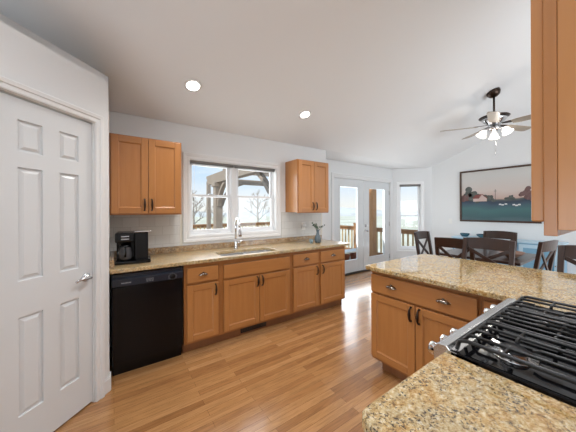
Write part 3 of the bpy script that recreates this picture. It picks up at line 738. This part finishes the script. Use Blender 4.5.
tb = bm_new(); lathe(tb, [(0, 0), (.026, 0), (.030, .06), (.028, .06), (.024, .006), (0, .006)], n=24)
tag(obj('glass_tumbler', tb, 'tumbler_glass', None, loc=(2.36, 2.80, CT+.0005)), 'small bluish glass tumbler just left of grey vase', 'glass')

# ------------------------------------------------------------------ ceiling lights
sa = math.atan(SL)
for i, (x, y) in enumerate(((.648, 2.56), (2.04, 2.538))):
    dl = thing('recessed_downlight', ('lit recessed downlight above left wall cabinet, nearest pantry', 'lit recessed downlight farther right, above right end of the sink run')[i], 'light', (x, y, zceil(y)-.002), 0, 'recessed downlights')
    dl.rotation_euler = (-sa, 0, 0)
    bm = bm_new(); lathe(bm, [(.065, 0), (.084, 0), (.084, -.005), (.062, -.008), (.062, 0)], n=32); obj('trim_ring', bm, 'trim_white', dl)
    bm = bm_new(); lathe(bm, [(0, -.012), (.035, -.010), (.063, -.003), (.063, 0), (0, 0)], n=32); obj('lens', bm, 'lamp_glow', dl)
    l = bpy.data.lights.new('downlight', 'SPOT'); l.energy = 42; l.color = (1, .95, .88); l.spot_size = R(130); l.spot_blend = .8; l.shadow_soft_size = .06
    o = bpy.data.objects.new('downlight', l); o.location = (0, 0, -.03); o.parent = dl; C.objects.link(o)

# ceiling fan
fx, fy = 4.53, 1.285
fzc = zceil(fy)
fan = thing('ceiling_fan', 'bronze ceiling fan with five pale blades and lit glass shades over dining table', 'ceiling fan', (fx, fy, fzc))
bm = bm_new(); lathe(bm, [(0, 0.0), (.085, 0), (.082, -.03), (.060, -.065), (.024, -.085), (0, -.087)], (0, 0, -.006), 26, tilt=Matrix.Rotation(-sa, 3, 'X')); obj('canopy', bm, 'bronze', fan)
bm = bm_new(); tube(bm, [(0, -.01, -.07), (0, -.01, -.36)], .0135, 12); obj('downrod', bm, 'bronze', fan)
bm = bm_new(); lathe(bm, [(0, -.33), (.028, -.335), (.032, -.36), (.05, -.372), (.14, -.388), (.15, -.41), (.12, -.445), (.09, -.47), (.07, -.50), (0, -.50)], (0, -.01, 0), 32); obj('motor_housing', bm, 'nickel', fan)
bm = bm_new(); lathe(bm, [(0, -.50), (.07, -.52), (.085, -.54), (.06, -.57), (.02, -.585), (0, -.59)], (0, -.01, 0), 28); obj('light_kit', bm, 'nickel', fan)
bm = bm_new(); lathe(bm, [(.04, -.352), (.10, -.362), (.175, -.372), (.182, -.380), (.165, -.388), (.12, -.388)], (0, -.01, 0), 32); obj('motor_cap', bm, 'bronze', fan)
for k in range(5):
    th = yaw - pi/2 + R(158 + 72*k)      # angle measured from picture right toward the back
    Rz = Matrix.Rotation(th, 4, 'Z') @ Matrix.Rotation(R(-12), 4, 'X')
    bm = bm_new(); pts_ = [(.20, .045), (.26, .060), (.62, .068), (.665, .055), (.68, .0), (.665, -.055), (.62, -.068), (.26, -.060), (.20, -.045)]
    prism(bm, pts_, -.004, .004)
    o = obj('blade', bm, 'blade_wood', fan, .002); o.matrix_local = Matrix.Translation((0, -.01, -.500)) @ Rz
    bm = bm_new(); beam(bm, (.09, 0, .012), (.25, 0, .006), .035, .006, w2=.08); o2 = obj('blade_iron', bm, 'bronze', o)
for k in range(3):
    th = R(16+120*k); d = Vector((cos(th), sin(th), 0)); ax = Vector((-sin(th), cos(th), 0))
    T = Matrix.Rotation(R(-30), 3, ax)     # tilt the open mouth outward
    c_ = d*.105 + Vector((0, -.01, -.565))
    bm = bm_new(); tube(bm, [d*.04+Vector((0, -.01, -.55)), c_+Vector((0, 0, .008)), c_+d*.02], .010, 8); arm = obj('lamp_arm', bm, 'nickel', fan)
    bm = bm_new(); pr_ = [(.020, 0), (.030, -.010), (.046, -.035), (.052, -.070), (.070, -.092), (.067, -.092), (.049, -.069), (.042, -.035), (.026, -.012), (.0, -.004)]
    lathe(bm, pr_, c_+d*.02, 24, tilt=T); obj('glass_shade', bm, 'shade_glow', fan); bm = bm_new(); lathe(bm, [(0, -.02), (.012, -.025), (.022, -.045), (.018, -.062), (0, -.070)], c_+d*.02, 14, tilt=T); obj('bulb', bm, 'lamp_glow', fan)
bm = bm_new(); tube(bm, [(0, -.03, -.57), (0, -.03, -.90)], .0018, 6); lathe(bm, [(0, 0), (.007, -.008), (.007, -.028), (0, -.034)], (0, -.03, -.90), 10); obj('pull_chain', bm, 'nickel', fan)
l = bpy.data.lights.new('fan_lamp', 'POINT'); l.energy = 4; l.color = (1, .94, .86); l.shadow_soft_size = .05
o = bpy.data.objects.new('fan_lamp', l); o.location = (0, -.01, -.76); o.parent = fan; C.objects.link(o)

# ------------------------------------------------------------------ dining: chairs
def make_chair(name, label, cat, H=1.03, seat=.46, W=.44, group=None):
    t = thing(name, label, cat, (0, 0, 0), 0, group)
    hw = W/2; d0, d1 = -.20, .22
    bm = bm_new(); bx(bm, -hw, hw, d0, d1, seat-.035, seat); obj('seat', bm, 'dark_wood', t, .012, 3)
    bm = bm_new(); bx(bm, -hw+.02, hw-.02, d0+.02, d0+.04, seat-.09, seat-.035); bx(bm, -hw+.02, hw-.02, d1-.04, d1-.02, seat-.09, seat-.035); bx(bm, -hw+.02, -hw+.04, d0+.04, d1-.04, seat-.09, seat-.035); bx(bm, hw-.04, hw-.02, d0+.04, d1-.04, seat-.09, seat-.035); obj('apron', bm, 'dark_wood', t, .002)
    for s in (-1, 1):
        bm = bm_new(); beam(bm, (s*(hw-.025), d1-.025, seat-.036), (s*(hw-.025), d1-.02, 0), .04, .04, (0, 1, 0), .03, .03); obj('leg', bm, 'dark_wood', t, .003)
        bm = bm_new(); x = s*(hw-.022)
        for p, q in (((x, d0-.05, 0), (x, d0+.005, seat-.05)), ((x, d0+.005, seat-.05), (x, d0-.02, seat+.15)), ((x, d0-.02, seat+.15), (x, d0-.085, H))):
            beam(bm, p, q, .042, .036, (0, 1, 0))
        obj('back_post', bm, 'dark_wood', t, .003)
    # curved top rail
    def rail(z0, z1, dy0, dy1, nm, bow=.03):
        bm = bm_new(); n = 10; secs = []
        for i in range(n+1):
            f_ = i/n*2-1; x = f_*(hw+.0); y = -bow*(1-f_*f_); tz = .012*(1-f_*f_)
            secs.append([bm.verts.new(p) for p in ((x, d0+dy0+y-.012, z0), (x, d0+dy0+y+.012, z0), (x, d0+dy1+y+.012, z1+tz), (x, d0+dy1+y-.012, z1+tz))])
        bm.faces.new(secs[0][::-1]); bm.faces.new(secs[-1])
        for A, B in zip(secs, secs[1:]):
            for i in range(4): bm.faces.new((A[i], A[(i+1) % 4], B[(i+1) % 4], B[i]))
        obj(nm, bm, 'dark_wood', t, .004)
    rail(H-.115, H, -.068, -.088, 'top_rail'); rail(seat+.10, seat+.145, -.012, -.02, 'lower_rail', .015)
    bm = bm_new(); a, b = hw-.045, H-.11
    beam(bm, (-a, d0-.022, seat+.14), (a, d0-.070, b), .036, .016, (0, 1, 0)); beam(bm, (a, d0-.030, seat+.14), (-a, d0-.078, b), .036, .016, (0, 1, 0))
    obj('cross_back', bm, 'dark_wood', t, .003)
    bm = bm_new(); z = .16 if seat < .5 else .24
    for s in (-1, 1): beam(bm, (s*(hw-.025), d0-.02, z), (s*(hw-.025), d1-.02, z), .018, .03)
    beam(bm, (-hw+.03, d1-.02, z+.03), (hw-.03, d1-.02, z+.03), .018, .035)
    obj('stretcher', bm, 'dark_wood', t, .003)
    return t
G1 = 'cross-back dining chairs'
ch = make_chair('dining_chair', 'dark cross-back chair at the window end of table, farthest left', 'chair', group=G1)
ch.location = (4.19, 1.86, 0); ch.rotation_euler = (0, 0, pi)
dup(ch, (3.80, 1.41, 0), R(-90), 'dark cross-back chair just left of the nearer stool, behind peninsula', G1)
dup(ch, (4.94, 1.40, 0), R(90), 'dark chair on far side of table, glossy top rail under the picture', G1)
dup(ch, (4.17, .94, 0), R(-8), 'dark cross-back chair at the right end of the table, seen edge on', G1)
G2 = 'cross-back stools at the peninsula'
stl = make_chair('counter_stool', 'dark cross-back stool with wide top rail behind middle of peninsula', 'stool', 1.065, .61, .47, G2)
stl.location = (3.13, 1.02, 0); stl.rotation_euler = (0, 0, R(90))
dup(stl, (3.10, .245, 0), R(90), 'dark stool at the right edge behind the peninsula, below near cabinet', G2)
# table
tbx = thing('dining_table', 'dark wood dining table behind the peninsula under the ceiling fan', 'table', (4.42, 1.38, 0))
obj('tabletop', box(-.50, .50, -.52, .42, .73, .765), 'dark_wood', tbx, .006)
bm = bm_new(); lathe(bm, [(0, .03), (.07, .03), (.09, .10), (.06, .16), (.05, .30), (.075, .45), (.06, .60), (.11, .69), (.20, .73), (0, .73)], (0, 0, 0), 28); obj('pedestal', bm, 'dark_wood', tbx)
for k in range(4):
    a_ = R(45+90*k); bm = bm_new(); beam(bm, (cos(a_)*.04, sin(a_)*.04, .09), (cos(a_)*.36, sin(a_)*.36, .025), .06, .08, w2=.045, h2=.05); obj('foot', bm, 'dark_wood', tbx, .004)
bm = bm_new(); lathe(bm, [(0, 0), (.05, 0), (.06, .01), (.11, .045), (.135, .075), (.128, .077), (.10, .05), (.05, .018), (0, .014)], n=30)
tag(obj('wooden_bowl', bm, 'wood_bowl', None, loc=(4.30, 1.03, .766)), 'shallow brown wooden bowl on near corner of dining table', 'bowl')
# sideboard on east wall
sd = thing('sideboard', 'pale blue painted sideboard against wall under landscape picture', 'sideboard', (6.16, 1.60, 0))
hl = .80
obj('body', box(-.19, .23, -hl, hl, .12, .80), 'blue_paint', sd, .004); obj('top', box(-.21, .235, -hl-.02, hl+.02, .80, .828), 'blue_light', sd, .004)
for i in range(3):
    a0 = -hl+.02+i*(2*hl-.04)/3; d = obj('door', box(-.208, -.19, a0+.01, a0+(2*hl-.04)/3-.01, .14, .78), 'blue_light', sd, .004)
    bm = bm_new(); bx(bm, -.211, -.2085, a0+.07, a0+(2*hl-.04)/3-.07, .20, .72); obj('door_panel', bm, 'blue_paint', d, .002)
    bm = bm_new(); lathe(bm, [(0, 0), (.006, 0), (.006, .012), (.013, .018), (.011, .026), (0, .028)], (-.208, a0+.05, .46), 12, tilt=Matrix.Rotation(R(-90), 3, 'Y')); obj('knob', bm, 'nickel', d)
for s in (-1, 1):
    for q in (-hl+.04, hl-.04): obj('leg', box(-.16 if s < 0 else .14, -.11 if s < 0 else .19, q-.025, q+.025, 0, .12), 'blue_paint', sd, .003)
for i, (y, r_) in enumerate(((2.22, .085), (1.86, .15))):
    bm = bm_new(); h = .07; lathe(bm, [(0, 0), (r_*.5, 0), (r_*.7, .01), (r_*.95, h*.6), (r_, h), (r_*.94, h), (r_*.85, h*.55), (r_*.5, .015), (0, .012)], n=28)
    tag(obj('serving_bowl', bm, 'teal', None, loc=(6.10, y, .829)), ('small dark teal bowl at left end of blue sideboard', 'wide dark teal bowl at the middle of blue sideboard')[i], 'bowl', 'teal bowls on the sideboard')
bm = bm_new(); lathe(bm, [(0, 0), (.06, 0), (.065, .03), (.035, .10), (.026, .35), (.034, .6), (.036, .66), (.022, .74), (.028, .80), (.04, .86), (.034, .86), (.018, .80), (.012, .7)], n=24)
tag(obj('floor_vase', bm, 'blue_glass', None, loc=(5.50, .85, 0)), 'tall slender blue glass floor vase right of the end chair', 'vase')

# ------------------------------------------------------------------ landscape picture (generic painting with an own procedural material)
pc = thing('framed_picture', 'wide framed landscape painting with barn, trees and pale sky on end wall', 'picture', (XE-.002, 1.765, 1.69))
PWd, PH = .655, .553
bm = bm_new()
for a in ((-.03, 0, -PWd, PWd, -PH, -PH+.035), (-.03, 0, -PWd, PWd, PH-.035, PH), (-.03, 0, -PWd, -PWd+.035, -PH+.035, PH-.035), (-.03, 0, PWd-.035, PWd, -PH+.035, PH-.035)): bx(bm, *a)
wood('frame_wood', (.055, .028, .018), (.10, .05, .032), .35)
obj('frame', bm, 'frame_wood', pc, .004)
# canvas: hills and sky bands by height with wavering edges
m, t, b = mat('canvas', (.7, .66, .6), .55)
tcn = t.nodes.new('ShaderNodeTexCoord'); sp_ = t.nodes.new('ShaderNodeSeparateXYZ'); t.links.new(tcn.outputs['Object'], sp_.inputs[0])
mpn = t.nodes.new('ShaderNodeMapping'); t.links.new(tcn.outputs['Object'], mpn.inputs[0]); nn_ = noise(t, mpn, 2.0, 3)
def math_(op, a, b2):
    k = t.nodes.new('ShaderNodeMath'); k.operation = op
    for i, s in enumerate((a, b2)):
        if isinstance(s, (int, float)): k.inputs[i].default_value = s
        else: t.links.new(s, k.inputs[i])
    return k.outputs[0]
h_ = math_('ADD', sp_.outputs['Z'], math_('MULTIPLY', math_('SUBTRACT', nn_.outputs['Fac'], .5), .18))
h_ = math_('ADD', math_('MULTIPLY', h_, .9), .5)
rc = ramp(t, [(0, (.10, .15, .17)), (.10, (.05, .11, .12)), (.24, (.06, .15, .155)), (.34, (.05, .085, .12)), (.385, (.035, .05, .08)), (.43, (.10, .11, .10)), (.45, (.50, .35, .30)), (.58, (.58, .50, .46)), (.85, (.56, .55, .53))])
t.links.new(h_, rc.inputs[0]); t.links.new(rc.outputs[0], b.inputs['Base Color'])
cv = obj('canvas', box(-.014, -.004, -PWd+.03, PWd-.03, -PH+.03, PH-.03), 'canvas', pc)
def blob(cy, cz, ry, rz_, m_, seed, nm='painted_tree'):
    rr = random.Random(seed); bm = bm_new()
    for k in range(16):
        y, z, r_ = cy+rr.gauss(0, ry*.42), cz+rr.gauss(0, rz_*.35), rr.uniform(.25, .5)*min(ry, rz_)
        lathe(bm, [(0, 0), (r_, 0), (r_, .001+k*.00006), (0, .001+k*.00006)], (-.0145, y, z), 14, tilt=Matrix.Rotation(R(-90), 3, 'Y'))
    obj(nm, bm, m_, cv)
mat('paint_tree', (.10, .11, .10), .6); mat('paint_red', (.17, .095, .09), .6); mat('paint_roof', (.20, .06, .05), .6); mat('paint_wall', (.55, .42, .38), .6); mat('paint_white', (.70, .70, .68), .6)
blob(.38, .0, .20, .14, 'paint_tree', 1); blob(.53, -.05, .09, .09, 'paint_red', 2); blob(.10, -.08, .10, .07, 'paint_tree', 5); blob(-.50, -.02, .16, .11, 'paint_red', 3); blob(-.22, -.06, .10, .06, 'paint_tree', 4)
def flat(poly, m_, x=-.0165, nm='painted_shape'):
    bm = bm_new(); A = [bm.verts.new((x, y, z)) for y, z in poly]; B = [bm.verts.new((x-.0006, y, z)) for y, z in poly]
    bm.faces.new(A); bm.faces.new(B[::-1])
    for i in range(len(poly)): j = (i+1) % len(poly); bm.faces.new((A[i], A[j], B[j], B[i]))
    obj(nm, bm, m_, cv)
flat([(.40, -.12), (.40, -.06), (.30, -.06), (.30, -.12)], 'paint_wall', nm='painted_barn'); flat([(.30, -.12), (.30, -.06), (.24, .01), (.16, -.06), (.16, -.12)], 'paint_wall', nm='painted_barn'); flat([(.42, -.06), (.36, .02), (.24, .035), (.30, -.055)], 'paint_roof', -.0175, 'painted_barn_roof')
flat([(.25, .035), (.235, .035), (.14, -.055), (.155, -.065)], 'paint_roof', -.0175, 'painted_barn_roof')
flat([(.022, -.10), (.022, .12), (.014, .12), (.014, -.10)], 'paint_tree', nm='painted_pole'); flat([(.04, .08), (.04, .088), (-.005, .088), (-.005, .08)], 'paint_tree', -.0175, 'painted_pole')
for y, z in ((-.06, -.19), (-.10, -.20), (-.15, -.185), (-.27, -.20), (-.31, -.215), (-.35, -.20)): flat([(y-.022, z-.012), (y+.022, z-.012), (y+.018, z+.012), (y-.018, z+.014)], 'paint_white', nm='painted_sheep')

# ------------------------------------------------------------------ outside
ZDk = -.10
struct('ground', box(-60, 260, 3.9, 300, -2.2, -2.0), 'dry_grass')
tag(obj('deck', box(-3.5, 7.0, 3.83, 9.2, ZDk-.12, ZDk), 'decking', None), 'wooden deck outside patio door and kitchen window', 'deck')
def railing(p, q, label, posts, up=0):
    p, q = Vector(p), Vector(q); L_ = (q-p).length; d = (q-p).normalized()
    rt = thing('deck_railing', label, 'railing', (p.x, p.y, ZDk), math.atan2(d.y, d.x), 'deck railings')
    bm = bm_new(); bx(bm, 0, L_, -.07, .07, .90+up, .94+up); obj('top_rail', bm, 'cedar', rt, .003)
    bm = bm_new(); bx(bm, 0, L_, -.02, .02, .81+up, .90+up); bx(bm, 0, L_, -.02, .02, .08, .16); obj('side_rail', bm, 'cedar', rt, .002)
    n = int(L_/.145)
    if n > 95: n = 95
    proto = None
    for i in range(n):
        x = (i+.5)*L_/n
        if proto is None:
            proto = obj('baluster', box(-.022, .022, -.045, -.018, .05, .87+up), 'cedar_light', rt); o = proto
        else: o = proto.copy(); C.objects.link(o)
        o.location = (x, 0, 0)
    for x in posts:
        bm = bm_new(); bx(bm, x-.065, x+.065, -.065, .065, 0, 1.03+up); bx(bm, x-.075, x+.075, -.075, .075, 1.03+up, 1.06+up); obj('post', bm, 'cedar', rt, .004)
    return rt
railing((6.85, 3.4, 0), (6.85, 9.1, 0), 'sunlit cedar deck railing seen through patio doors and bay window', (.1, 2.34, 4.4))
railing((-3.4, 9.1, 0), (6.7, 9.1, 0), 'far cedar deck railing seen through the kitchen window', (.1, 3.2), .07)
def post(x, y, w_, z1, m_, nm, label, cat='post'):
    bm = bm_new(); bx(bm, x-w_/2, x+w_/2, y-w_/2, y+w_/2, ZDk, z1); return tag(obj(nm, bm, m_, None, .004), label, cat)
post(5.95, 4.42, .165, 2.75, 'cedar', 'porch_post', 'tall brown cedar porch post outside right patio door')
post(2.74, 8.8, .12, 2.42, 'weathered', 'deck_post', 'thin plain grey post left of the pergola post, through the kitchen window')
pg = thing('pergola', 'weathered wooden pergola with curved braces outside the kitchen window', 'pergola', (2.36, 6.76, ZDk))
pz = 2.15-ZDk
def pbox(nm, a): bm = bm_new(); bx(bm, *a); return obj(nm, bm, 'weathered', pg, .006)
pbox('post', (-.10, .10, -.10, .10, 0, pz)); pbox('post', (.04, .18, -2.88, -2.74, 0, pz)); pbox('post', (3.0, 3.2, -.10, .10, 0, pz))
pbox('post_capital', (-.14, .14, -.14, .14, pz-.10, pz))
bm = bm_new(); prf = [(.75, .20), (.55, .0), (-2.9, .0), (-2.9, .26), (.75, .26)]
a = [bm.verts.new((-.09, y, pz+z)) for y, z in prf]; b_ = [bm.verts.new((.09, y, pz+z)) for y, z in prf]; bm.faces.new(a); bm.faces.new(b_[::-1])
for i in range(5): j = (i+1) % 5; bm.faces.new((a[i], a[j], b_[j], b_[i]))
obj('long_beam', bm, 'weathered', pg, .006)
pbox('cross_beam', (.1, 3.3, -.07, .07, pz+.0, pz+.14))
def arc_brace(p, q, ctr, w_=.08):
    bm = bm_new(); p, q, ctr = Vector(p), Vector(q), Vector(ctr); pts_ = [(1-f)**2*p+2*f*(1-f)*ctr+f*f*q for f in [i/8 for i in range(9)]]
    for A, B in zip(pts_, pts_[1:]): beam(bm, A, B, w_, .10, (1, 0, 0) if abs(p.x-q.x) < .01 else (0, 1, 0))
    obj('brace', bm, 'weathered', pg)
arc_brace((0, -.10, pz-.62), (0, -.72, pz+.02), (0, -.20, pz-.12)); arc_brace((.05, -2.74, pz-.42), (.05, -2.25, pz+.02), (.05, -2.52, pz-.16)); arc_brace((.10, 0, pz-.62), (.75, 0, pz+.03), (.22, 0, pz-.12))
for i in range(6):
    bm = bm_new(); bx(bm, .05, 3.3, -.30-i*.5, -.24-i*.5, pz+.26, pz+.38); obj('rafter', bm, 'weathered', pg)
# pots and low bench outside left leaf
bn = thing('planter_bench', 'low pale bench with pots under it on deck outside left patio door', 'bench', (5.62, 4.95, ZDk))
obj('seat', box(-.55, .55, -.18, .18, .29, .33), 'cream', bn, .005)
for s in (-1, 1): obj('leg', box(s*.50-.03, s*.50+.03, -.15, .15, 0, .29), 'cream', bn)
bm = bm_new(); lathe(bm, [(0, 0), (.08, 0), (.11, .19), (.12, .19), (.12, .22), (.10, .22), (.095, .19), (0, .18)], n=24)
pt = obj('terracotta_pot', bm, 'terracotta', None, loc=(5.46, 4.95, ZDk+.0005)); tag(pt, 'left terracotta pot under the pale deck bench', 'pot', 'terracotta pots under the deck bench')
p_ = pt.copy(); C.objects.link(p_); p_.location = (5.80, 4.95, ZDk+.0005); p_['label'] = 'right terracotta pot under the pale deck bench'
# hills
def ridge(nm, label, dist, az0, az1, h0, amp, seed, m_):
    rr = random.Random(seed); bm = bm_new(); n = 60; ph = [rr.uniform(0, 6) for _ in range(4)]
    rows = [[], [], []]
    for i in range(n+1):
        az = R(az0+(az1-az0)*i/n); f_ = i/n*10
        z = h0+amp*(sin(f_+ph[0])+.5*sin(2.3*f_+ph[1])+.25*sin(5.1*f_+ph[2]))
        for r_, (dd, zz) in enumerate(((dist-25, -2.2), (dist, z), (dist+60, -2.2))): rows[r_].append(bm.verts.new((cos(az)*dd, sin(az)*dd, zz)))
    for a, b2 in zip(rows, rows[1:]):
        for i in range(n): q = bm.faces.new((a[i], a[i+1], b2[i+1], b2[i])); q.smooth = True
    o = obj(nm, bm, m_, None); o['kind'] = 'structure'; return o
ridge('hills', '', 170, 5, 110, 1.5, 2.2, 5, 'hazy_hill')
# bare trees
def bare_tree(x, y, H, seed, label):
    rr = random.Random(seed); t_ = thing('bare_tree', label, 'tree', (x, y, -2.0), 0, 'bare trees beyond the deck')
    tr = bm_new(); br_ = bm_new()
    tube(tr, [(0, 0, 0), (.05, 0, H*.25), (0, .05, H*.5), (.1, .0, H*.8)], [H*.03, H*.024, H*.017, H*.006], 7)
    def grow(p, d, l_, r_, k, bmx):
        q = p+d*l_; mid = p+d*l_*.5+Vector((rr.uniform(-1, 1), rr.uniform(-1, 1), rr.uniform(-.3, .6)))*l_*.08
        tube(bmx, [p, mid, q], [r_, r_*.8, r_*.55], 5)
        if k:
            for _ in range(3 if k > 1 else 4):
                nd = (d+Vector((rr.uniform(-1, 1), rr.uniform(-1, 1), rr.uniform(-.3, .9)))*.75).normalized()
                grow(p.lerp(q, rr.uniform(.5, 1)), nd, l_*rr.uniform(.55, .8), r_*.5, k-1, bmx)
    for i in range(8):
        an = i*2.4; z = H*(.28+.065*i); grow(Vector((0, 0, z)), Vector((cos(an), sin(an), .8)).normalized(), H*.24*(1-.06*i), H*.011, 3, br_)
    obj('trunk', tr, 'bark', t_); obj('branches', br_, 'bark', t_)
bare_tree(7.6, 30, 6.2, 1, 'bare tree left of the pergola post beyond the deck'); bare_tree(17.5, 33, 6.8, 2, 'bare tree in the right half of kitchen window'); bare_tree(12.2, 36, 5.0, 3, 'smaller bare tree right beside the pergola post'); bare_tree(3.8, 33, 5.0, 4, 'bare tree at left edge of kitchen window')
